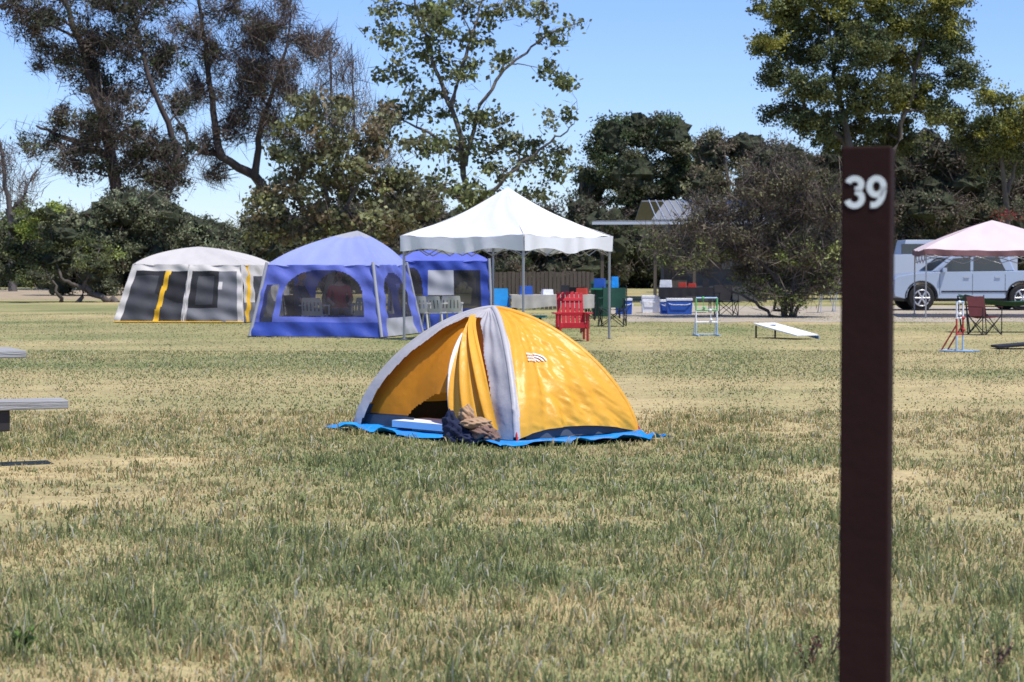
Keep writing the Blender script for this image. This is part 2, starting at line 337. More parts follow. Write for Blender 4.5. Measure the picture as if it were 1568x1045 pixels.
tree('paperbark_tree',86,[[(1545,445),(1540,330),(1530,220),(1520,150)],[(1540,300),(1570,200)]],
 [(1515,148,32,28,YG),(1550,180,42,36,YG),(1500,195,28,24,YD),(1585,200,40,60,YD),(1540,240,50,34,YD),(1480,215,35,25,YD),(1530,200,45,40,YG)],YD,leaf=.11,sub=.4,per=60,bark=(.12,.1,.08),r0=.17,dens=1.4,gain=1.5)
OD=[(.045,.06,.026),(.065,.078,.032),(.055,.055,.03)]
tree('oak_tree',120,[[(985,445),(985,330),(975,240)]],
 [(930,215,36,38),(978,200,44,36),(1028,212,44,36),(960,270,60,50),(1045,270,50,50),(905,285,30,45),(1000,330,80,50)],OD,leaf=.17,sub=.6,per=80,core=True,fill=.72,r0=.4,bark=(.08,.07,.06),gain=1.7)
OL=[(.12,.12,.062),(.10,.09,.052),(.13,.105,.07)]
tree('olive_tree',100,[[(1120,445),(1120,320),(1110,240)]],
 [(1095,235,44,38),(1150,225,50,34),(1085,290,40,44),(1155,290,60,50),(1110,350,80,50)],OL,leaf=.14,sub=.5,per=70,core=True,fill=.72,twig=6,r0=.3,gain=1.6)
def skyline(us,tops,bottom,ru,jit=10):
    out=[]
    for u in range(us[0],us[-1],int(ru*.82)):
        t=np.interp(u,us,tops)+rng.normal(0,6); v=t+ru*.75
        while v<bottom: out.append((u+rng.normal(0,jit),v+rng.normal(0,jit*.6),ru*(.85+.5*rng.random()),ru*(.75+.35*rng.random()))); v+=ru*.95
    return out
BR=[(.08,.075,.048),(.095,.08,.06),(.065,.075,.04),(.12,.095,.07)]
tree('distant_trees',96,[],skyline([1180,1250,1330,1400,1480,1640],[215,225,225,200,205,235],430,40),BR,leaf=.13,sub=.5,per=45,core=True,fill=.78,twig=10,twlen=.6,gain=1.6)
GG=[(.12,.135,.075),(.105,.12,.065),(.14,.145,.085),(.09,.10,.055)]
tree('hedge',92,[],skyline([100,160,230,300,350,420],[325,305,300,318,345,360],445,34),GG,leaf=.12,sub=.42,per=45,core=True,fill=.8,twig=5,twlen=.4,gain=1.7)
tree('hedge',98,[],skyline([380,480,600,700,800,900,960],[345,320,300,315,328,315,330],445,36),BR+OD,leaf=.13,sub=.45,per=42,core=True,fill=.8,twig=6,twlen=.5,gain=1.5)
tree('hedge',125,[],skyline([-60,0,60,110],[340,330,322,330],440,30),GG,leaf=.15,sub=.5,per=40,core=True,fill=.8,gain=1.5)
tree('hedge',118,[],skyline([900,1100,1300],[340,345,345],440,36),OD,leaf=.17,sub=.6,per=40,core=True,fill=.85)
LB=[(.17,.20,.04),(.13,.155,.035),(.08,.095,.03)]
tree('bay_tree',76,[[(178,466),(150,452),(118,438),(95,425),(85,390)],[(118,438),(140,410),(160,390)],[(95,470),(90,440),(60,400)]],
 [(75,330,34,18,LB),(35,350,36,26,LB),(95,365,45,26),(25,385,34,26),(135,385,38,20,LB),(80,400,50,24),(150,408,34,16),(20,415,34,20),(-20,380,40,40),(60,425,30,14)],[(.06,.07,.033),(.08,.09,.033),(.055,.055,.033)],leaf=.10,sub=.34,per=55,core=True,fill=.6,r0=.14,bark=(.1,.085,.075),gain=1.7)
TW=[(.13,.16,.04),(.16,.18,.055),(.10,.11,.04)]; TB=[(.12,.11,.06),(.10,.09,.05)]
tree('scrub_tree',55,[[(1205,488),(1195,440),(1160,390),(1110,350),(1060,335)],[(1210,488),(1215,430),(1225,360),(1235,290)],[(1200,488),(1175,440),(1150,350),(1150,290)],[(1215,488),(1250,420),(1270,350)],[(1195,488),(1140,455),(1090,420)]],
 [(1100,325,48,36,TB),(1160,295,50,38,TB),(1218,280,46,38,TB),(1262,330,36,44,TB),(1055,352,48,28,TB),(1012,378,34,28,TW),(1140,365,55,38,TB),(1225,390,46,38,TW),(1170,425,50,30,TW),(1275,300,24,30,TW),(1250,430,38,28,TW),(1060,395,48,24,TW),(1205,455,44,20,TW),(1120,400,44,30,TB),(1210,335,46,34,TB),(1255,385,36,34,TW)],
 TB,leaf=.07,sub=.28,per=40,twig=36,twlen=.34,twcol=(.10,.08,.068),r0=.09,bark=(.10,.085,.08),dens=.95,ls_=.75)
tree('bougainvillea_bush',84,[],[(1520,325,40,18),(1560,320,30,20)],[(.22,.03,.03),(.08,.07,.04),(.07,.08,.04),(.06,.07,.03)],leaf=.08,sub=.35,per=26)
# ---------------------------------------------------------------- numbered post
M_post=mat('brown_paint',(.028,.0105,.0095),.8,.12,8,bump=.05,bscale=30,spec=.12)
M_white=mat('white_paint',(.8,.8,.78),.5,.05,10)
dpost=4.46; kp=F/dpost; wp=77/kp
mb=MB(); cx=gx(1334,dpost); 
mb.box((0,0,.855),(wp*.97,.09,1.81),M_post,0)
post=mb.obj('campsite_number_post',bevel=.004); post.location=(cx,dpost+.045,-.0); post.rotation_euler=(0,0,math.radians(-17))
mb=MB()
def ribbon(pts,wd):
    P=np.array(pts,float); T=np.gradient(P,axis=0); T/=np.linalg.norm(T,axis=1)[:,None]; Nn=np.stack([-T[:,1],T[:,0]],-1)
    L=P+Nn*wd/2; R=P-Nn*wd/2; n=len(P)
    V=np.vstack([np.column_stack([q[:,0],np.full(n,yy),q[:,1]]) for yy in(-.0475,-.0455) for q in(L,R)])
    fs=[]
    for k in range(n-1): fs.append((k,k+1,n+k+1,n+k))
    for k in range(n-1): fs.append((k,k+1,2*n+k+1,2*n+k)); fs.append((n+k,n+k+1,3*n+k+1,3*n+k))
    mb.add(V,[fs],M_white)
def arcp(cx_,cz,rx,rz,a0,a1,n=18): return [(cx_+rx*math.cos(math.radians(a)),cz+rz*math.sin(math.radians(a))) for a in np.linspace(a0,a1,n)]
hh=.073; z0=1.5-(320.5-HY)/kp+ .0015
x3=-.0250
ribbon(arcp(x3,z0+hh*.735,.0150,hh*.175,165,-85),.0135)
ribbon(arcp(x3,z0+hh*.30,.0165,hh*.215,85,-165),.0135)
x9=.0235
ribbon(arcp(x9,z0+hh*.66,.0155,hh*.25,0,360,28),.0135)
ribbon([(x9+.0155,z0+hh*.66),(x9+.0150,z0+hh*.5),(x9+.012,z0+hh*.32),(x9+.006,z0+hh*.18),(x9-.002,z0+hh*.10),(x9-.013,z0+hh*.10)],.0135)
mb.obj('digits',post)
# ---------------------------------------------------------------- orange dome tent
M_or=mat('orange_nylon',(.90,.45,.045),.40,.06,3,bump=.2,bscale=9,transl=.2,spec=.4)
M_or2=mat('orange_inner_shaded',(.80,.30,.02),.6,.08,3,bump=.2,bscale=7,transl=.3)  # inner wall fabric; shadow in the recess is put into its darker orange
M_gy=mat('gray_nylon',(.55,.52,.52),.45,.05,3,bump=.15,bscale=12,transl=.1,spec=.35)
M_sl=mat('slate_nylon',(.06,.075,.10),.6,.1,4,bump=.2)
M_blk=mat('black_plastic',(.02,.02,.022),.5)
M_red=mat('red_plastic',(.5,.02,.02),.4)
M_wf=mat('white_fabric',(.78,.79,.82),.7,.05,5,bump=.3,bscale=10)
tl=A(gx(545,18.15),18.15); tf=A(.035,16.6); tr=A(1.085,17.3); tb=tl+tr-tf; tc_=(tl+tr)/2; TH=1.09; EX=2/1.58
def arc(cn,th,sc=1.0):
    th=np.asarray(th); r=np.maximum(np.cos(th),0)**EX*sc; z=np.sin(th)**EX*TH
    return np.stack([tc_[0]+(cn[0]-tc_[0])*r,tc_[1]+(cn[1]-tc_[1])*r,z],-1)
def sector(a,b,s,th,off=0,folds=0,sag=.03):
    P=arc(a,th)*(1-s[:,None])+arc(b,th)*s[:,None]
    nrm=((a+b)/2-tc_); nrm=nrm/np.linalg.norm(nrm)
    o=off - sag*np.sin(math.pi*s)*np.sin(th*2).clip(0)
    o=o+folds*np.sin(math.pi*s.clip(0,1))**.6*np.cos(th*.9)
    P[:,0]+=nrm[0]*o; P[:,1]+=nrm[1]*o; P[:,2]+=.35*np.maximum(o,-.05)*np.sin(th)
    return P
tent=MB()
def hemth(s,h): return np.arcsin(((np.clip(h,0.0,1)+0*s)/TH)**(1/EX))
def fr(u,v):
    h=.02+.09*np.sin(math.pi*u)**.6; t0=hemth(u,h); th=t0+(math.pi/2-t0)*v**.9
    a=u-.42*v; b=u+.25*v
    f=.036*np.sin(a*17+1.0)*np.exp(-((a-.05)/.35)**2)+.020*np.sin(a*41+2*v+2*np.sin(v*5))*np.exp(-u*1.4)+.026*np.sin(b*13-1)*u*(1-v)+.05*(vn(u*6+v*2,v*3,.55,4)-.5)+.022*np.sin(b*33+4*np.sin(v*4))*u**2*(1-v)+.02*(vn(u*3+v*5,v*2-u,.12,6)-.5)
    return sector(tf,tr,u,th,.025,f)
tent.grid(fr,130,110,lambda u,v: M_gy if (v>.945 or u<.015+.04*v) else M_or)
def rb(u,v):
    h=.02+.10*np.sin(math.pi*u)**.6; t0=hemth(u,h); th=t0+(math.pi/2-t0)*v**.9
    return sector(tr,tb,u,th,.02,.012*np.sin(u*20+v*3))
tent.grid(rb,50,40,M_or)
def bl(u,v):
    h=.02+.08*np.sin(math.pi*u)**.6; t0=hemth(u,h); th=t0+(math.pi/2-t0)*v**.9
    return sector(tb,tl,u,th,.02,.012*np.sin(u*18+v*3))
tent.grid(bl,50,40,lambda u,v: M_gy if u>.93 else M_or)
def sR(v): return 1-(.09+.20*v+.45*v**4)
def sL(v): return .05+.09*v+.3*v**4
def fl(u,v):
    th=hemth(u,.02)+(math.pi/2-hemth(u,.02))*v**.9
    return sector(tl,tf,u,th,.03,.010*np.sin(u*60+v*8)+.010*np.sin(v*30+u*9))
tent.grid(fl,120,100,lambda u,v: M_gy if (u<sL(v) or u>sR(v) or v>.76) else None)
def inr(u,v):
    th=hemth(u,.02)+(math.pi/2-hemth(u,.02))*v**.9
    f=.03*np.sin(u*16+v*5)+.016*np.sin(u*35-v*7)
    return sector(tl,tf,u,th,-.10+.10*v,f,.06)
def inm(u,v):
    z=(math.sin(v**.9*math.pi/2))**EX*TH
    e=((u-.52)/.28)**2+(z/.34)**2
    if e<1: return None
    if u>.51 and u<.57 and z<.75: return None
    if z<.10: return M_sl
    return M_or2
tent.grid(inr,110,90,inm)
def flap(u,v):
    s1=(1-(.09+.20*v+.35*v**4))+.03; s0=.50+.16*(1-v)**1.2
    s0=np.minimum(s0,s1-.02); s=s0+(s1-s0)*u
    th=hemth(u,.10)+(1.30-hemth(u,.10))*v
    P=arc(tl,th)*(1-s[:,None])+arc(tf,th)*s[:,None]
    nrm=((tl+tf)/2-tc_); nrm/=np.linalg.norm(nrm)
    o=.04+.05*np.sin(u*15+v*2.5)*(1-.5*v)+.02*np.sin(u*31+v*4)+.06*(1-v)*np.sin(u*3)
    P[:,:2]+=nrm*o[:,None]; return P
tent.grid(flap,60,60,lambda u,v: M_wf if (u<.05 and v<.75) else M_or)
for a,b in((tf,tr),(tr,tb),(tb,tl)):
    def tub(u,v,a=a,b=b):
        th=hemth(u,.01)+(hemth(u,.22)-hemth(u,.01))*v
        return sector(a,b,u,th,-.03,.006*np.sin(u*30))
    tent.grid(tub,40,6,M_sl)
def lo(u,v):
    th=hemth(u,.01)+(hemth(u,.13)-hemth(u,.01))*v
    return sector(tl,tf,u,th,-.05,.006*np.sin(u*30))
tent.grid(lo,60,6,lambda u,v: M_sl if u<.34 or u>.7 else (M_wf if v<.4+.3*math.sin(u*9) else None))
for ci_,cn in enumerate((tl,tf,tr,tb)):
    th=np.linspace(.0,math.pi/2,24); P=arc(cn,th,.975); P[:,2]*=.985
    tent.tube(P,[.006]*len(P),M_blk,6)
    # fabric pole sleeve closing the gap between neighbouring panels
    th=np.linspace(.07,math.pi/2,40); P=arc(cn,th,1.0); P[:,2]+=.006
    tent.tube(P,[.028]*len(P),M_gy if ci_ in (0,1) else M_or,8)
    dd=(cn-tc_)/np.linalg.norm(cn-tc_); e=A(cn[0]+dd[0]*.04,cn[1]+dd[1]*.04,.02)
    tent.bar(A(cn[0],cn[1],.10),e,.009,M_red); tent.bar(e,e+A(dd[0]*.09,dd[1]*.09,-.01),.006,M_red)
tent.add([(tl[0]*.97+tc_[0]*.03,tl[1],.03),(tf[0],tf[1]+.05,.03),(tr[0]-.03,tr[1],.03),(tb[0],tb[1]-.03,.03)],[[(0,1,2,3)]],M_sl)
c=(tl*.55+tf*.45)*.80+tc_*.20; tent.box((c[0],c[1],.075),(.8,.40,.06),M_wf,math.atan2((tf-tl)[1],(tf-tl)[0]))
def frp(s,th):
    sa=np.array([s]); t0=float(hemth(sa,.02+.09*math.sin(math.pi*s)**.6)[0]); v=max((th-t0)/(math.pi/2-t0),0)**(1/.9)
    P=fr(sa,np.array([v]))[0]; nn=A(.62,-.70,.45); return P+nn*.012
for r_,(th0,th1) in enumerate(((.785,.803),(.758,.776),(.731,.749))):
    ss=.20
    while ss<.34:
        wd=.012+.010*random.random()
        tent.quad(frp(ss,th0),frp(ss+wd,th0),frp(ss+wd,th1),frp(ss,th1),M_wf); ss+=wd+.009
for a in range(3):
    t0=[math.radians(q) for q in np.linspace(0,90,7)]
    for p,q in zip(t0[:-1],t0[1:]):
        R0=.016+.022*a; R1=R0+.012
        g=lambda R,t:frp(.355+R*math.cos(t)*1.3,.732+R*math.sin(t)*1.1)
        tent.quad(g(R0,p),g(R1,p),g(R1,q),g(R0,q),M_wf)
tent.obj('orange_dome_tent')
# tarp
M_tarp=mat('blue_tarp',(.015,.27,.75),.4,.1,6,bump=.5,bscale=9,spec=.4)
mb=MB()
def tarp(u,v):
    P=(LT[0]*(1-u[:,None])+LT[1]*u[:,None])*(1-v[:,None])+(LT[3]*(1-u[:,None])+LT[2]*u[:,None])*v[:,None]
    P=P+ (np.stack([vn(u,v,.09,2),vn(u,v,.08,5)],-1)-.5)*.12
    ed=np.minimum(np.minimum(u,1-u),np.minimum(v,1-v)); z=.012+.07*vn(u,v,.05,8)*np.exp(-ed*9)
    return np.column_stack([P,z])
mb.grid(tarp,70,50,M_tarp); mb.obj('blue_tarp')
# clothes pile
M_navy=mat('navy_cloth',(.018,.024,.06),.9,.3,8,bump=.5); M_tan=mat('tan_cloth',(.42,.27,.16),.9,.25,8,bump=.5); M_br=mat('brown_cloth',(.20,.12,.09),.9,.3,10,bump=.5)
mb=MB()
def lump(c,r,m,seed):
    def f(u,v):
        th=u*2*math.pi; ph=v*math.pi
        x=np.cos(th)*np.sin(ph);y=np.sin(th)*np.sin(ph);z=np.cos(ph)
        n=1+.16*np.sin(x*5+seed+2*np.sin(z*3+seed))*np.sin(z*4+y*3+seed*2)+.13*(np.abs(np.sin(x*6+z*5+seed+y*3))-.5)+.06*(np.abs(np.sin(x*13-z*11+seed))-.5)
        P=np.stack([c[0]+r[0]*x*n,c[1]+r[1]*y*n,c[2]+r[2]*z*n],-1); P[:,2]=np.maximum(P[:,2],.02+.01*np.sin(th*5)); return P
    mb.grid(f,60,36,m)
lump((gx(703,16.55),16.5,.07),(.13,.14,.12),M_navy,1); lump((gx(690,16.7),16.65,.12),(.07,.1,.14),M_navy,4.2); lump((gx(722,16.45),16.4,.05),(.12,.10,.05),M_navy,2)
lump((gx(730,16.5),16.45,.17),(.13,.11,.05),M_tan,2.3); lump((gx(715,16.6),16.55,.22),(.07,.07,.09),M_tan,5)
lump((gx(753,16.35),16.35,.06),(.07,.1,.06),M_br,3.7); lump((gx(740,16.45),16.4,.10),(.11,.12,.06),M_br,6.1)
mb.obj('clothes_pile')
# ---------------------------------------------------------------- canopy builder
M_cw=mat('white_canopy_fabric',(.86,.86,.88),.55,.03,2,bump=.2,bscale=4,transl=.18,spec=.3)
M_frame=mat('canopy_frame',(.35,.35,.36),.4,.05,5,metal=.5)
def canopy(name,cx,cy,R,rot,eave,peak,mfab,val=.28,scal=True,sag=.10,mval=None):
    mb=MB(); C=[A(cx+R*math.cos(rot+q*math.pi/2),cy+R*math.sin(rot+q*math.pi/2),eave) for q in range(4)]
    ap=A(cx,cy,peak)
    for q in range(4):
        a,b=C[q],C[(q+1)%4]; out=((a+b)/2-ap)*A(1,1,0); out/=np.linalg.norm(out)
        def rf(u,v,a=a,b=b):
            e=a*(1-u[:,None])+b*u[:,None]; P=e*(1-v[:,None])+ap*v[:,None]
            P[:,2]-=sag*np.sin(math.pi*v)+.05*np.sin(math.pi*u)*(1-v); P[:,2]+=.016*np.sin(u*23+v*9)*(1-v)+.025*np.sin(u*9+v*4)*np.sin(math.pi*v)*np.sin(math.pi*u); return P
        mb.grid(rf,40,26,mfab)
        def vf(u,v,a=a,b=b,out=out):
            e=a*(1-u[:,None])+b*u[:,None]; e[:,2]-=.05*np.sin(math.pi*u)
            drop=val*((.78+.30*np.abs(np.cos(u*math.pi*2))**2.5) if scal else 1)
            e[:,2]-=drop*v; e[:,:2]+=out[:2]*(.02+.025*np.sin(u*26+np.sin(u*11)*2)*v)[:,None]; return e
        mb.grid(vf,60,4,mval or mfab)
        L=C[q]-A(0,0,.02); ins=(ap-L)*A(1,1,0); ins/=np.linalg.norm(ins); L=L+ins*.06
        mb.box((L[0],L[1],eave/2-.02),(.035,.035,eave-.04),M_frame,rot+math.pi/4)
        mb.box((L[0],L[1],.02),(.1,.1,.012),M_frame,rot+math.pi/4)
        mb.bar(L-A(0,0,.06),ap-A(0,0,.3),.015,M_frame)
        b2=C[(q+1)%4]+((ap-C[(q+1)%4])*A(1,1,0))/np.linalg.norm((ap-C[(q+1)%4])[:2])*.06
        for k in range(4):
            p=lerp(L,b2,k/4);r=lerp(L,b2,(k+1)/4)
            mb.bar(p-A(0,0,.08),r-A(0,0,.38),.011,M_frame,4); mb.bar(p-A(0,0,.38),r-A(0,0,.08),.011,M_frame,4)
    mb.obj(name)
canopy('white_canopy',gx(777,39),39,2.09,math.radians(-81.5),2.03,2.98,M_cw)
M_pk=mat('pink_canopy_fabric',(.76,.62,.62),.6,.05,2,bump=.15,transl=.15)
M_dkred=mat('maroon_trim',(.20,.10,.10),.7)
canopy('pink_canopy',gx(1518,56),56,2.85,math.radians(-52),1.88,2.70,M_pk,.15,False,-.06,M_dkred)
# ---------------------------------------------------------------- blue screen house tent
M_bl=mat('blue_nylon',(.15,.19,.62),.5,.08,3,bump=.3,bscale=6,transl=.2,spec=.35)
M_bld=mat('deep_blue_nylon',(.05,.09,.42),.5,.08,3,bump=.3,bscale=6,transl=.15,spec=.35)
M_bl2=mat('blue_nylon_roof',(.36,.41,.76),.45,.05,3,bump=.25,bscale=6,transl=.2,spec=.4)
M_gt=mat('gray_tent_trim',(.42,.42,.45),.5,.05,3,transl=.1)
M_net=mat('bug_mesh',(.07,.065,.07),.9,transp=.58)
M_netd=mat('dark_mesh',(.03,.03,.034),.9,transp=.15)
def wall(mb,b0,b1,t0,t1,mf,nu=60,nv=44,bulge=0,wr=.014):
    def f(u,v):
        P=(b0*(1-u[:,None])+b1*u[:,None])*(1-v[:,None])+(t0*(1-u[:,None])+t1*u[:,None])*v[:,None]
        n=np.cross(b1-b0,t0-b0); n/=np.linalg.norm(n)
        return P+n*(bulge*np.sin(math.pi*v)+wr*np.sin(u*31+v*5+2*np.sin(v*7))+wr*np.sin(v*23+u*9))[:,None]
    mb.grid(f,nu,nv,mf)
def dome_roof(mb,sh,ap,m,bul=.22,m2=None):
    n=len(sh)
    for q in range(n):
        a,b=sh[q],sh[(q+1)%n]
        def f(u,v,a=a,b=b):
            e=a*(1-u[:,None])+b*u[:,None]; P=e+(ap-e)*v[:,None]; P[:,2]+=bul*np.sin(math.pi*np.minimum(v,1)*.5)**.7*np.cos(v*math.pi/2)*1.6-(.03+.11*np.sin(math.pi*np.minimum(v,1)))*np.sin(math.pi*u)*(1-v)+.010*np.sin(u*25+v*8)*(1-v); return P
        mb.grid(f,30,22,(lambda u,v: m2 if (m2 and v>.72) else m))
def rect(cx,cy,wx,wy,rz,z):
    c,s=math.cos(rz),math.sin(rz); return [A(cx+c*x-s*y,cy+s*x+c*y,z) for x,y in((-wx,-wy),(wx,-wy),(wx,wy),(-wx,wy))]
def arch(u,v,u0,u1,v0,v1):
    if u<u0 or u>u1 or v<v0 or v>v1: return False
    x=(u-(u0+u1)/2)/((u1-u0)/2); yy=(v-v0)/(v1-v0); return abs(x)**2.6+max(0,(yy-.45)/.55)**2.2<1
def screenhouse(cx,cy,w,dp,rz,he,hp,flare,fm,sm,apx=0,bul=.22,cap=None,roof=None):
    mb=MB(); B=rect(cx,cy,w*flare,dp*flare,rz,.02); S=rect(cx,cy,w,dp,rz,he); ap=A(cx+apx,cy,hp)
    wall(mb,B[0],B[1],S[0],S[1],fm,100,80); wall(mb,B[1],B[2],S[1],S[2],sm); wall(mb,B[2],B[3],S[2],S[3],fm,50,40); wall(mb,B[3],B[0],S[3],S[0],sm)
    dome_roof(mb,S,ap,roof or M_bl2,bul,cap)
    for q in range(4):
        mb.tube([B[q],lerp(B[q],S[q],.6),S[q]+A(0,0,.05)],[.035,.035,.035],M_gt,6)
    return mb
def f1(u,v):
    if arch(u,v,.20,.88,.27,.93): return M_net
    if v<.2: return M_bld
    if u<.15 and .03<v<.72: return M_net if u>.035 else M_bl
    return M_bl
def s1(u,v):
    if arch(u,v,.2,.8,.25,.88): return M_net
    if v<.25 and .15<u<.85: return M_gt
    return M_bl
mb=screenhouse(gx(518,41.4),41.4,1.13,1.15,math.radians(-14),1.46,2.17,1.24,f1,s1,.40,.12,M_gt)
mb.obj('blue_screen_tent')
def f2(u,v):
    if v>.30 and v<.86 and .35<u<.9: return M_gt if (u<.62 and v>.5) else M_netd
    if arch(u,v,.05,.3,.1,.9): return M_net
    return M_bld
mb=screenhouse(gx(672,45.5),45.5,1.05,1.1,math.radians(6),1.55,1.78,1.06,f2,s1,0,.12,None,M_bl)
mb.obj('blue_screen_tent')
# ---------------------------------------------------------------- seated people in the screen tent
M_skin=mat('skin',(.42,.26,.18),.6,.08,8); M_hair=mat('dark_hair',(.03,.02,.015),.8,.3,20); M_jean=mat('denim',(.05,.07,.13),.9,.15,12); M_shoe=mat('shoes',(.05,.045,.04),.7)
def person(u,d,rz,shirt,name,seat=.46):
    V=[(0,0,seat+.04),(0,.03,seat+.26),(0,.05,seat+.46),(0,.04,seat+.60),(0,.02,seat+.68)]; R=[.15,.13,.15,.06,.055]; E=[(0,1),(1,2),(2,3),(3,4)]
    for s in(-1,1):
        k=len(V); V+=[(s*.18,.05,seat+.52),(s*.25,-.06,seat+.27),(s*.19,-.28,seat+.20),(s*.17,-.35,seat+.19)]; R+=[.065,.048,.033,.036]; E+=[(2,k),(k,k+1),(k+1,k+2),(k+2,k+3)]
        k=len(V); V+=[(s*.10,-.02,seat+.03),(s*.13,-.43,seat+.04),(s*.13,-.42,.09),(s*.14,-.58,.045)]; R+=[.10,.068,.045,.042]; E+=[(0,k),(k,k+1),(k+1,k+2),(k+2,k+3)]
    me=bpy.data.meshes.new('b'); me.from_pydata(V,E,[]); ob=bpy.data.objects.new('b',me); bpy.context.scene.collection.objects.link(ob)
    sk=ob.modifiers.new('s','SKIN'); 
    for i_,r in enumerate(R): me.skin_vertices[0].data[i_].radius=(r,r*.85 if i_ in(0,1,2) else r)
    me.skin_vertices[0].data[0].use_root=True
    ss=ob.modifiers.new('u','SUBSURF'); ss.levels=2; ss.render_levels=2
    bpy.context.view_layer.update(); dg=bpy.context.evaluated_depsgraph_get(); m2=bpy.data.meshes.new_from_object(ob.evaluated_get(dg)); bpy.data.objects.remove(ob)
    m2.materials.clear()
    for m in(shirt,M_jean,M_skin,M_shoe): m2.materials.append(m)
    for p in m2.polygons:
        c_=p.center; p.use_smooth=True
        if c_.z>seat+.57: k=2
        elif c_.z<.11 : k=3
        elif c_.z<seat+.09 and not(abs(c_.x)>.15 and c_.z>seat+.15): k=1
        elif (abs(c_.x)>.15 and c_.y<-.09) or (c_.y<-.2): k=2
        else: k=0
        p.material_index=k
    P=bpy.data.objects.new(name,m2); bpy.context.scene.collection.objects.link(P)
    mb=MB()
    def sph(c,r,m):
        def f(a,b):
            th=a*2*math.pi; ph=b*math.pi; x=np.cos(th)*np.sin(ph);y=np.sin(th)*np.sin(ph);z=np.cos(ph)
            Q=np.stack([x*r[0]*(1-.18*np.clip(-z,0,1)),y*r[1]*(1-.1*np.clip(-z,0,1)),z*r[2]],-1); return Q+np.asarray(c)
        mb.grid(f,20,14,m)
    hz=seat+.78
    sph((0,0,hz),(.075,.095,.115),M_skin); sph((0,.022,hz+.03),(.083,.096,.105),M_hair); sph((0,-.10,hz-.01),(.014,.02,.022),M_skin)
    for s in(-1,1):
        sph((s*.077,.0,hz-.005),(.012,.02,.03),M_skin); sph((s*.03,-.086,hz+.01),(.011,.008,.008),M_hair)
        for q in range(4):
            x=s*(.15+.013*q); mb.tube([(x,-.36,seat+.19),(x,-.40,seat+.18),(x,-.425,seat+.155-.004*q)],[.009,.008,.006],M_skin,6)
        mb.tube([(s*.145,-.33,seat+.195),(s*.12,-.37,seat+.18)],[.010,.008],M_skin,6)
    mb.tube([(-.022,-.092,hz-.05),(.022,-.092,hz-.05)],[.006,.006],mat('lips',(.3,.1,.09),.5),6)
    mb.obj('head_and_hands',P)
    P.location=(gx(u,d),d,0); P.rotation_euler=(0,0,rz); return P
M_rs=mat('red_shirt',(.45,.04,.05),.9,.1,10); M_ns=mat('navy_shirt',(.03,.04,.10),.9,.1,10)
person(462,41.6,math.radians(70),M_ns,'seated_person'); person(520,42.1,math.radians(10),M_rs,'seated_person')
# ---------------------------------------------------------------- beige cabin tent
M_be=mat('beige_nylon',(.62,.58,.54),.5,.05,3,bump=.2,bscale=6,transl=.12)
M_dg=mat('dark_gray_nylon',(.055,.055,.062),.7,.1,3,bump=.25,bscale=6)
M_mg=mat('mid_gray_nylon',(.15,.15,.165),.7,.08,3,bump=.2)
M_ye=mat('yellow_trim',(.75,.42,.02),.5)
mb=MB()
B=[A(gx(175,50),49.9,.02),A(gx(372,49.6),49.6,.02),A(gx(436,52),52.3,.02),A(gx(240,53),52.6,.02)]
S=[A(gx(205,50.3),50.3,1.47),A(gx(370,50),50.0,1.45),A(gx(420,52),51.9,1.45),A(gx(245,52.6),52.3,1.47)]
def fb(u,v):
    if v>.88: return M_be
    for a,b in((.52,.555),(.955,1.0)):
        if a<u<b: return M_be
    if .30+.02*v<u<.338+.03*v: return M_ye
    if u<.05: return M_be
    if .56<u<.955:
        if .62<u<.76 and .3<v<.8: return M_dg
        if .80<u<.83 and .55<v<.7: return M_be
        return M_mg if (u>.8 or v<.25) else M_netd
    if v>.42+.1*math.sin(u*9): return M_dg if (u<.27 and v<.8) else M_netd
    return M_dg
def sb(u,v):
    if .05+.1*v<u<.13+.1*v: return M_ye
    if .3<u<.75 and .12<v<.8: return M_dg if u<.55 else M_mg
    return M_mg if v<.35 else M_be
wall(mb,B[0],B[1],S[0],S[1],fb,120,70,.03,.02); wall(mb,B[1],B[2],S[1],S[2],sb,50,50,.03); wall(mb,B[2],B[3],S[2],S[3],lambda u,v:M_mg); wall(mb,B[3],B[0],S[3],S[0],lambda u,v:M_mg)
dome_roof(mb,S,A(gx(305,51.2),51.2,1.92),M_be,.12)
for q in range(4): mb.tube([B[q],lerp(B[q],S[q],.5),S[q]],[.02]*3,M_be,6)
mb.tube([lerp(B[0],B[1],.54)+A(0,-.02,0),lerp(S[0],S[1],.52)+A(0,-.03,0)],[.02,.02],M_be,6)
mb.tube([B[0]+A(0,-.02,.01),B[1]+A(0,-.02,.01)],[.02,.02],M_ye,6)
mb.obj('beige_cabin_tent')
mb=MB()
B=rect(gx(425,60),60,.5,.8,0.1,0.02); S=rect(gx(415,60),60,.35,.6,.1,1.35)
for q in range(4): wall(mb,B[q],B[(q+1)%4],S[q],S[(q+1)%4],lambda u,v: M_mg if (v<.5 and .2<u<.8) else M_be,16,16)
dome_roof(mb,S,A(gx(415,60),60,1.55),M_be,.08); mb.obj('beige_cabin_tent')
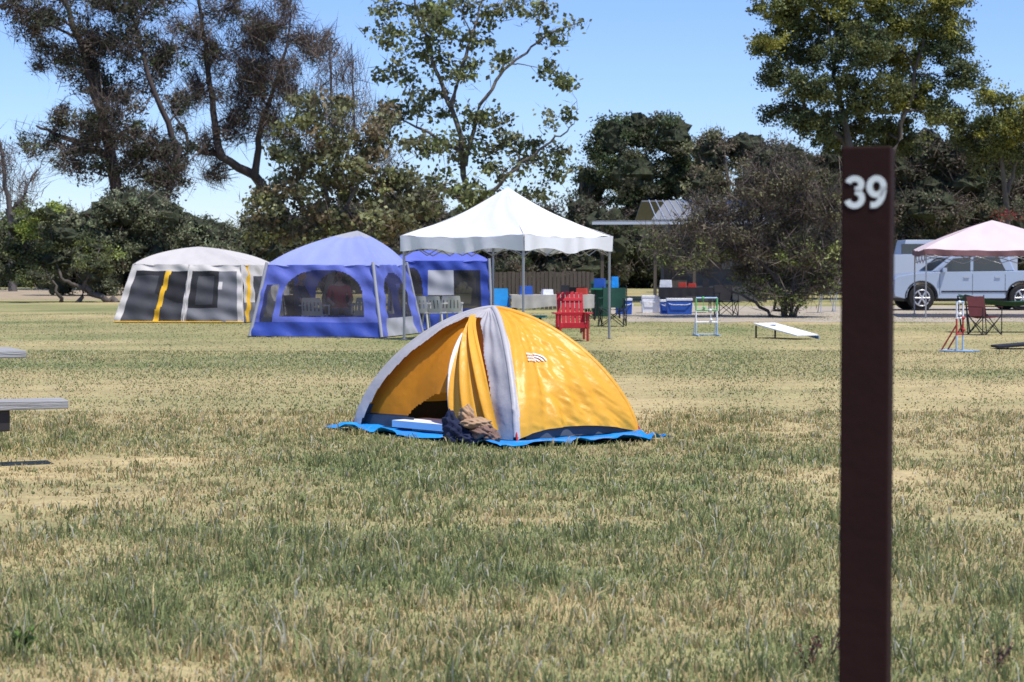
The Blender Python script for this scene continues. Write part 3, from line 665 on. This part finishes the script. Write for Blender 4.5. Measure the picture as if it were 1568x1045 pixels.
# ---------------------------------------------------------------- pickup
M_car=mat('silver_blue_paint',(.40,.47,.58),.28,.02,2,spec=.6,metal=.25)
M_gl=mat('car_glass',(.03,.04,.05),.08,.0,2,spec=.8); M_rub=mat('tyre_rubber',(.02,.02,.02),.8); M_rim=mat('alloy_rim',(.55,.56,.58),.35,.05,5,metal=.6)
M_tr=mat('black_trim',(.03,.03,.033),.5); M_lamp=mat('lamp_lens',(.7,.72,.75),.15)
def vehicle():
    mb=MB(); Wd=.92
    def extr(prof,y0,y1,m,inset=0.0):
        P=np.array(prof,float); n=len(P)
        def ring(y,ins):
            c=P.mean(0); Q=P+(c-P)*A(ins*.5,ins)
            return np.column_stack([Q[:,0],np.full(n,y),Q[:,1]])
        V=np.vstack([ring(y0,inset),ring(y0+.05,0),ring(y1-.05,0),ring(y1,inset)])
        fs=[]
        for k in range(3):
            for q in range(n): fs.append((k*n+q,k*n+(q+1)%n,(k+1)*n+(q+1)%n,(k+1)*n+q))
        mb.add(V,[fs],m,False); mb.add(ring(y0,inset),[[tuple(range(n))]],m); mb.add(ring(y1,inset),[[tuple(range(n))]],m)
    R=.50
    body=[(.05,.45),(.0,.62),(.03,.98),(.15,1.08),(.75,1.18),(1.35,1.22),(3.3,1.24),(5.2,1.26),(5.25,.6),(5.2,.45)]
    low=[(4.65,.38)]+[(4.15+R*math.cos(t),.42+R*math.sin(t)) for t in np.linspace(0,math.pi,11)]+[(3.6,.38),(1.45,.38)]+[(.92+R*math.cos(t),.42+R*math.sin(t)) for t in np.linspace(0,math.pi,11)]+[(.36,.38)]
    extr(body+low,-Wd,Wd,M_car,.03)
    cab=[(1.25,1.21),(1.85,1.68),(2.1,1.76),(3.5,1.78),(3.75,1.72),(3.95,1.24)]
    extr(cab,-Wd+.08,Wd-.08,M_car,.12)
    y=-Wd+.075
    for pr in ([(1.5,1.24),(1.95,1.64),(2.5,1.68),(2.5,1.24)],[(2.6,1.24),(2.6,1.68),(3.4,1.69),(3.65,1.24)]):
        for yy in (y-.004,-y+.004):
            mb.add([(a,yy,b) for a,b in pr],[[(0,1,2,3)]],M_gl)
    mb.quad((1.30,-.72,1.27),(1.30,.72,1.27),(1.83,.66,1.67),(1.83,-.66,1.67),M_gl)
    for sx in (.92,4.15):
        for sy in (-1,1):
            yc=sy*(Wd-.10); th=np.linspace(0,2*math.pi,33)
            mb.tube([(sx,yc-.12,.40),(sx,yc-.11,.40),(sx,yc+.11,.40),(sx,yc+.12,.40)],[.37,.41,.41,.37],M_rub,32)
            yo=yc+sy*.125
            mb.tube([(sx,yo-.004,.40),(sx,yo+.004,.40)],[.27,.27],M_tr,32)
            mb.tube([(sx+.25*math.cos(t),yo+sy*.006,.40+.25*math.sin(t)) for t in th],[.022]*33,M_rim,6,False)
            for k in range(6):
                t=k*math.pi/3; mb.bar((sx,yo+sy*.012,.40),(sx+.25*math.cos(t),yo+sy*.01,.40+.25*math.sin(t)),.03,M_rim,6)
            mb.tube([(sx,yo,.40),(sx,yo+sy*.03,.40)],[.06,.05],M_rim,12)
            mb.tube([(sx+.51*math.cos(t),sy*(Wd+.0),.42+.51*math.sin(t)) for t in np.linspace(0,math.pi,17)],[.025]*17,M_tr,6)
    for x in (1.5,2.55,3.6): mb.box((x,-Wd-.001,.82),(.012,.006,.66),M_tr)
    mb.box((2.6,-Wd-.006,.60),(2.1,.02,.05),M_tr)
    for x in (2.35,3.35): mb.box((x,-Wd-.02,1.05),(.18,.03,.035),M_rim)
    mb.box((1.62,-Wd-.08,1.28),(.12,.18,.14),M_car)
    mb.box((.06,-.66,.84),(.14,.42,.18),M_lamp,0); mb.box((.06,.66,.84),(.14,.42,.18),M_lamp)
    mb.box((.0,0,.80),(.06,.86,.26),M_tr); mb.box((-.03,0,.52),(.14,1.7,.2),M_rim); mb.box((2.6,0,.36),(4.4,1.5,.14),M_tr)
    return mb.obj('parked_pickup_truck')
v_=vehicle(); v_.location=(gx(1360,63),63.5,0); v_.rotation_euler=(0,0,math.radians(4))
mb=MB(); M_vw=mat('white_vehicle_paint',(.45,.50,.58),.35,.02,2)
mb.box((0,0,1.15),(4.6,1.9,1.3),M_vw); mb.box((.2,0,2.05),(4.0,1.7,.55),M_vw,taper=.93)
for x in(-1.3,.1,1.4): mb.box((x,-.845,2.0),(1.05,.03,.36),M_gl)
for x in(-1.5,1.5):
    mb.tube([(x,-.97,.36),(x,-.75,.36)],[.36,.36],M_rub,24); mb.tube([(x,-.985,.36),(x,-.97,.36)],[.2,.2],M_rim,16)
mb.box((0,-.955,.62),(4.5,.02,.08),M_tr)
o=mb.obj('parked_van',bevel=.06); o.location=(gx(1450,72),72,0)
# ---------------------------------------------------------------- park building, fence
M_roof=mat('metal_roof',(.22,.225,.235),.7,.08,2,stretch=(6,1,1),spec=.1); M_wall=mat('wall_painted_shade',(.10,.10,.10),.9,.15,3); M_wood=mat('weathered_wood',(.10,.08,.065),.9,.3,3,stretch=(4,4,.4))  # wall colour is darkened to paint the shade under the roof
mb=MB(); x0=gx(905,76);x1=gx(1160,80); xm=gx(995,78)
mb.slab((x0,75,3.00),(x1,75,3.02),(x1,77,3.06),(x0+.3,77,3.06),.07,M_roof)
mb.slab((xm,77.2,3.13),(x1,77.2,3.13),(x1,83,4.05),(xm+1.0,83,4.05),.05,M_roof)
mb.slab((xm,83.05,4.05),(x1,83.05,4.05),(x1,89,3.1),(xm,89,3.1),.05,M_roof)
for k in range(14):
    x=lerp(xm+.2,x1-.1,k/13); mb.tube([(x,77.2,3.20),(lerp(x,xm+1.0,.12),83,4.12)],[.02,.02],M_vw,4)
mb.slab((x0-.02,74.95,2.94),(x1,74.95,2.96),(x1,74.95,3.06),(x0,74.95,3.04),.04,M_vw)
mb.box(((xm+x1)/2+.4,80.5,1.5),(x1-xm-.8,5,3.0),M_wall)
for x in (x0+.4,x0+2.4,xm+1.5,x1-.3): mb.box((x,75.4,1.5),(.12,.12,2.95),M_wood)
for k in range(2): mb.box((xm+1.9+k*1.3,77.96,1.7),(.8,.06,.9),M_gl)
mb.box((xm+1.0,77.96,1.05),(.9,.06,2.05),M_wood)
mb.obj('park_building')
mb=MB(); xa=gx(745,64); xb=gx(910,64); n=26
for k in range(n):
    x=lerp(xa,xb,k/n); mb.box((x+.06,64+random.uniform(-.01,.01),.62),(.115,.025,1.2+random.uniform(-.04,.04)),M_wood)
mb.box(((xa+xb)/2,64.05,.3),(xb-xa,.05,.09),M_wood); mb.box(((xa+xb)/2,64.05,1.0),(xb-xa,.05,.09),M_wood)
mb.obj('wooden_fence')
# ---------------------------------------------------------------- picnic table
M_pw=mat('gray_wood',(.34,.33,.32),.8,.25,5,bump=.4,stretch=(.4,6,6)); M_pd=mat('dark_steel',(.035,.03,.03),.6)
mb=MB()
for k in range(2): mb.box((-1.2,k*.155,.457),(2.4,.145,.065),M_pw); mb.box((-1.6,2.35+k*.155,.457),(2.4,.145,.06),M_pw)
for k in range(5): mb.box((-1.33,.95+k*.155,.79),(2.4,.145,.055),M_pw)
for x in (-.47,-1.9):
    mb.box((x,.1,.345),(.10,.26,.155),M_pd); mb.box((x-.2,1.25,.22),(.08,2.0,.08),M_pd); mb.box((x-.35,1.26,.38),(.10,.4,.74),M_pd); mb.box((x-.35,1.26,.72),(.08,.75,.08),M_pd); mb.box((x-.4,2.42,.35),(.09,.26,.155),M_pd)
o=mb.obj('picnic_table',bevel=.006); o.location=(gx(103,14.8),14.75,0); o.rotation_euler=(0,0,math.radians(24))
# ---------------------------------------------------------------- red adirondack chair
def adirondack(name,u,d,m,rz,sc=1.0):
    mb=MB()
    for k in range(6):
        x=-.24+k*.096; mb.box((x,.30,.66),(.080,.022,.78-abs(k-2.5)*.035),m,rx=math.radians(-16))
    for k in range(5): mb.box((0,-.22+k*.10,.36-.02*k),(.52,.085,.022),m,rx=math.radians(-8))
    for s in(-1,1):
        mb.box((s*.33,-.02,.58),(.13,.72,.025),m); mb.box((s*.29,-.28,.29),(.04,.10,.57),m); mb.box((s*.29,.26,.30),(.04,.09,.56),m); mb.box((s*.255,.10,.26),(.03,.85,.10),m,rx=math.radians(-10))
    mb.box((0,-.29,.33),(.56,.025,.12),m); mb.box((0,.26,.56),(.6,.03,.07),m); mb.box((0,.33,.86),(.5,.02,.07),m,rx=math.radians(-16))
    o=mb.obj(name,bevel=.006); o.location=(gx(u,d),d,0); o.rotation_euler=(0,0,rz); o.scale=(sc,)*3
M_rc=mat('red_paint',(.46,.02,.03),.5,.08,5); adirondack('red_adirondack_chair',876,38.4,M_rc,math.radians(6),.92)
def campchair(name,u,d,m,rz=0,sc=1,fr=None):
    fr=fr or M_blk; mb=MB()
    def sl(u_,v_):
        x=-.26+.52*u_; y=.22+v_*.10; z=.42+.45*v_; return np.stack([x,y+.03*np.sin(math.pi*u_),z],-1)
    mb.grid(sl,10,10,m)
    def st(u_,v_): return np.stack([-.26+.52*u_,-.24+.46*v_,.44-.05*np.sin(math.pi*u_)-.02*v_],-1)
    mb.grid(st,10,8,m)
    for s in(-1,1):
        mb.bar((s*.28,-.25,.0),(s*.28,.24,.46),.012,fr); mb.bar((s*.28,.25,0),(s*.28,-.25,.46),.012,fr); mb.bar((s*.28,.24,.02),(s*.27,.34,.90),.012,fr)
        mb.bar((s*.28,-.25,.02),(s*.28,-.25,.64),.012,fr); mb.box((s*.28,.02,.64),(.06,.55,.02),m)
    mb.bar((-.28,-.25,.0),(.28,-.25,.44),.010,fr); mb.bar((.28,-.25,0),(-.28,-.25,.44),.010,fr); mb.bar((-.28,.25,.0),(.28,.25,.44),.010,fr); mb.bar((.28,.25,0),(-.28,.25,.44),.010,fr)
    o=mb.obj(name); o.location=(gx(u,d),d,0); o.rotation_euler=(0,0,rz); o.scale=(sc,)*3
M_cb=mat('blue_canvas',(.02,.25,.55),.8); M_cg=mat('green_canvas',(.02,.07,.045),.8); M_ck=mat('black_canvas',(.025,.025,.03),.8); M_cr=mat('maroon_canvas',(.10,.025,.025),.8)
campchair('folding_camp_chair',768,49,M_cb,.3,1.0); campchair('folding_camp_chair',938,47,M_cg,-.2,1.05); campchair('folding_camp_chair',1508,41.5,M_cr,.5,.92)
campchair('folding_camp_chair',1112,57,M_ck,.2,1.0); campchair('folding_camp_chair',890,52,M_ck,2.6)
campchair('folding_camp_chair',462,41.6,M_ck,math.radians(70),.95); campchair('folding_camp_chair',520,42.1,M_ck,math.radians(10),.95)
M_pl=mat('white_plastic',(.58,.56,.52),.5)
def plastic(u,d,rz=0):
    mb=MB()
    def b(u_,v_): return np.stack([(-.22+.44*u_)*(1-.15*v_**3),.20+.12*v_+.05*np.sin(math.pi*u_),.43+.36*v_],-1)
    mb.grid(b,22,8,lambda a,c: None if (.2<c<.8 and (int(a*22)%4==3)) else M_pl)
    mb.box((0,0,.43),(.46,.44,.03),M_pl)
    for s in(-1,1):
        for t in(-1,1): mb.bar((s*.20,t*.19,.43),(s*.25,t*.25,0),.025,M_pl)
        mb.box((s*.25,.02,.63),(.05,.46,.025),M_pl); mb.bar((s*.25,-.2,.43),(s*.25,-.2,.63),.02,M_pl)
    o=mb.obj('plastic_patio_chair'); o.location=(gx(u,d),d,0); o.rotation_euler=(0,0,rz)
for u,d,r in((482,40.9,3.0),(558,41.3,3.3),(640,43,3.1),(666,43.1,2.9),(690,43.4,3.2)): plastic(u,d,r)
def table(name,u,d,L,W,h,m,mc=None,rz=0,items=()):
    mb=MB(); mb.box((0,0,h),(L,W,.04),m)
    if mc:
        def cl(u_,v_): return np.stack([-L/2+L*u_,np.full_like(u_,-W/2-.012)+.012*np.sin(u_*40)*v_,h+.022-.28*v_*(1+.1*np.sin(u_*9))],-1)
        mb.grid(cl,50,5,mc); mb.box((0,0,h+.026),(L+.03,W+.02,.008),mc)
    for s in(-1,1):
        for t in(-1,1): mb.bar((s*(L/2-.12),t*(W/2-.08),h),(s*(L/2-.12),t*(W/2-.06),0),.016,M_blk)
        mb.bar((s*(L/2-.12),-W/2+.08,h*.4),(s*(L/2-.12),W/2-.08,h*.4),.012,M_blk)
    for (x,sx,sy,sz,mm) in items:
        mb.box((x,random.uniform(-.1,.1),h+.03+sz/2),(sx,sy,sz),mm,random.uniform(-.3,.3),taper=.9)
    o=mb.obj(name); o.location=(gx(u,d),d,0); o.rotation_euler=(0,0,rz)
M_or3=mat('red_box',(.5,.05,.03),.5); M_gb=mat('green_box',(.03,.2,.1),.5); M_bb=mat('blue_cooler',(.03,.10,.42),.45)
M_cl=mat('cream_cloth',(.50,.46,.40),.8)
table('folding_table',845,46,1.9,.75,.74,M_pl,M_cl,.05,((-.6,.3,.25,.2,M_bb),(-.1,.25,.2,.12,M_wf),(.3,.2,.2,.22,M_ck),(.7,.25,.2,.15,M_or3)))
table('folding_table',1050,60,1.7,.7,.74,M_ck,M_ck,0,((-.6,.35,.25,.22,M_wf),(-.1,.22,.2,.14,M_or3),(.2,.22,.2,.12,M_or3),(.6,.2,.2,.25,M_ck)))
table('folding_table',930,54,.9,.6,.8,M_gb,None,0,((-.2,.3,.25,.25,M_bb),(.2,.2,.2,.3,M_tarp)))
M_te=mat('teal_plastic',(.03,.30,.27),.5)
table('teal_bench',808,40.3,.75,.35,.42,M_te,None,-.15)
def cooler(u,d,m,sx=.7,h=.4):
    mb=MB(); mb.box((0,0,h/2-.0),(sx,.4,h),m,taper=1.05); mb.box((0,0,h+.04),(sx*1.07,.44,.07),M_wf); mb.bar((-sx*.56,0,h*.8),(-sx*.56,0,h*.6),.03,M_wf); mb.bar((sx*.56,0,h*.8),(sx*.56,0,h*.6),.03,M_wf)
    mb.tube([(-sx*.45,-.22,h*.8),(-sx*.3,-.26,h*.72),(sx*.3,-.26,h*.72),(sx*.45,-.22,h*.8)],[.012]*4,M_wf,6)
    o=mb.obj('ice_cooler',bevel=.02); o.location=(gx(u,d),d,0)
cooler(1040,58,M_bb); cooler(996,60,M_wf,.5,.45); cooler(1023,58.6,M_bb,.45,.35); cooler(955,58,M_bb,.45,.4)
def bbq(u,d):
    mb=MB()
    z=np.linspace(-1,1,13); r=np.sqrt(np.maximum(1-z*z,.0))*.28+.01
    mb.tube([(0,0,.78+q*.2) for q in z],r,M_blk,20); mb.bar((-.05,0,1.0),(.05,0,1.0),.015,M_wood)
    for t in(0,2.1,4.2): mb.bar((.15*math.cos(t),.15*math.sin(t),.65),(.3*math.cos(t),.3*math.sin(t),0),.015,M_rim)
    o=mb.obj('kettle_barbecue'); o.location=(gx(u,d),d,0)
bbq(1262,60); bbq(1284,61.5)
mb=MB(); mb.tube([(0,0,0),(0,0,.9),(0,0,.92)],[.26,.30,.32],M_cg,20); mb.tube([(0,0,.92),(0,0,1.0),(0,0,1.02)],[.33,.28,.1],M_cg,20)
o=mb.obj('rubbish_bin'); o.location=(gx(921,56),56,0)
def ladder(u,d,cs,w,h,rz=0):
    mb=MB()
    for s in(-1,1):
        for k,m in enumerate((cs[0],cs[1],cs[2])):
            z0=h*k/3;z1=h*(k+1)/3; mb.bar((s*w/2,0,z0),(s*w/2,0,z1),.017,m)
        mb.bar((s*w/2,-.30,.02),(s*w/2,.30,.02),.017,cs[0]); mb.bar((s*w/2,.28,.02),(s*w/2,.0,h*.55),.014,cs[1])
    for k in range(3): mb.bar((-w/2,0,h*(.36+.32*k)),(w/2,0,h*(.36+.32*k)),.019,cs[(k+1)%3])
    mb.bar((-w/2,.3,.02),(w/2,.3,.02),.015,cs[0])
    for x,k,m in((-.08,2,cs[2]),(.07,1,cs[1])):
        zz=h*(.36+.32*k); mb.bar((x,-.02,zz),(x+.02,-.03,zz-.2),.006,m)
        for q in(0,.2):
            zc=zz-q; t=np.linspace(-1,1,7); mb.tube([(x+.1*q,-.03,zc+.03*a) for a in t],np.sqrt(1-t*t)*.03+.002,m,8)
    o=mb.obj('ladder_toss_frame'); o.location=(gx(u,d),d,0); o.rotation_euler=(0,0,rz)
M_gg=mat('green_pvc',(.12,.45,.15),.4); M_bp=mat('pale_blue_pvc',(.35,.50,.68),.4); M_rd=mat('red_pvc',(.45,.06,.05),.4)
ladder(1082,41,(M_bp,M_wf,M_gg),.44,.78,.1); ladder(1470,33.6,(M_bp,M_rd,M_wf),.24,.84,.9)
mb=MB(); M_cn=mat('board_blue',(.08,.2,.45),.5)
mb.slab((-.6,-.30,.07),(.6,-.30,.28),(.6,.30,.28),(-.6,.30,.07),.02,M_wf)
mb.slab((-.6,-.305,.0),(.6,-.305,.20),(.6,-.305,.275),(-.6,-.305,.065),.02,M_cn)
mb.tube([(.36,0,.262),(.36,0,.266)],[.076,.076],M_blk,20)
for s in(-1,1): mb.bar((.55,s*.27,.25),(.55,s*.27,0),.02,M_wood)
o=mb.obj('cornhole_board'); o.location=(gx(1203,39.5),39.5,.0); o.rotation_euler=(0,0,math.radians(128))
mb=MB()
def ham(u,v): return np.stack([-1.1+2.2*u,-.35+.7*v,.78-.16*np.sin(math.pi*u)+.05*np.cos(v*6)],-1)
mb.grid(ham,30,10,M_cg)
for s in(-1,1):
    mb.bar((s*1.1,-.35,.78),(s*1.0,-.4,0),.018,M_blk); mb.bar((s*1.1,.35,.78),(s*1.0,.4,0),.018,M_blk); mb.bar((s*1.1,-.35,.78),(s*1.1,.35,.78),.016,M_blk)
o=mb.obj('camp_cot'); o.location=(gx(1550,43),43,0)
mb=MB(); mb.slab((-.5,-.3,.02),(.5,-.3,.10),(.5,.3,.10),(-.5,.3,.02),.04,M_ck); mb.bar((.4,-.25,.1),(.4,-.25,0),.03,M_blk)
o=mb.obj('cornhole_board'); o.location=(gx(1568,34.8),34.8,0)
def weed(name,x,y,n,h,col,ls):
    E=MB(); lv=[];lc=[]
    for k in range(n):
        a=random.random()*6.28; l=h*random.uniform(.6,1.1); p0=A(x,y,0); p1=p0+A(math.cos(a)*l*.5,math.sin(a)*l*.5,l)
        E.tube([p0,(p0+p1)/2+A(0,0,.1*l),p1],[.003,.0025,.0015],M_wood,4,False)
        P=np.array([lerp(p0,p1,t) for t in np.linspace(.3,1,9)])+rng.normal(0,ls*.6,(9,3)); lv.append(leafquads(P,ls,ls*.5)); lc.append(np.repeat(np.clip(np.array(col)*(1+rng.normal(0,.25,(9,1))),.01,.5),4,0))
    P=bpy.data.objects.new(name,None); bpy.context.scene.collection.objects.link(P)
    E.obj('stems',P); V=np.vstack(lv); q=len(V)//4; mk('leaves',V,[np.arange(q*4).reshape(-1,4)],np.zeros(q),[M_leaf],np.vstack(lc),False,P)
weed('broadleaf_weed',gx(30,7.6),7.6,14,.10,(.14,.22,.05),.015); weed('dry_weed',gx(1240,7.25),7.25,7,.16,(.14,.05,.04),.010); weed('dry_weed',gx(1270,7.3),7.3,6,.15,(.14,.05,.04),.010); weed('dry_weed',gx(1530,7.2),7.2,8,.12,(.14,.07,.05),.010)
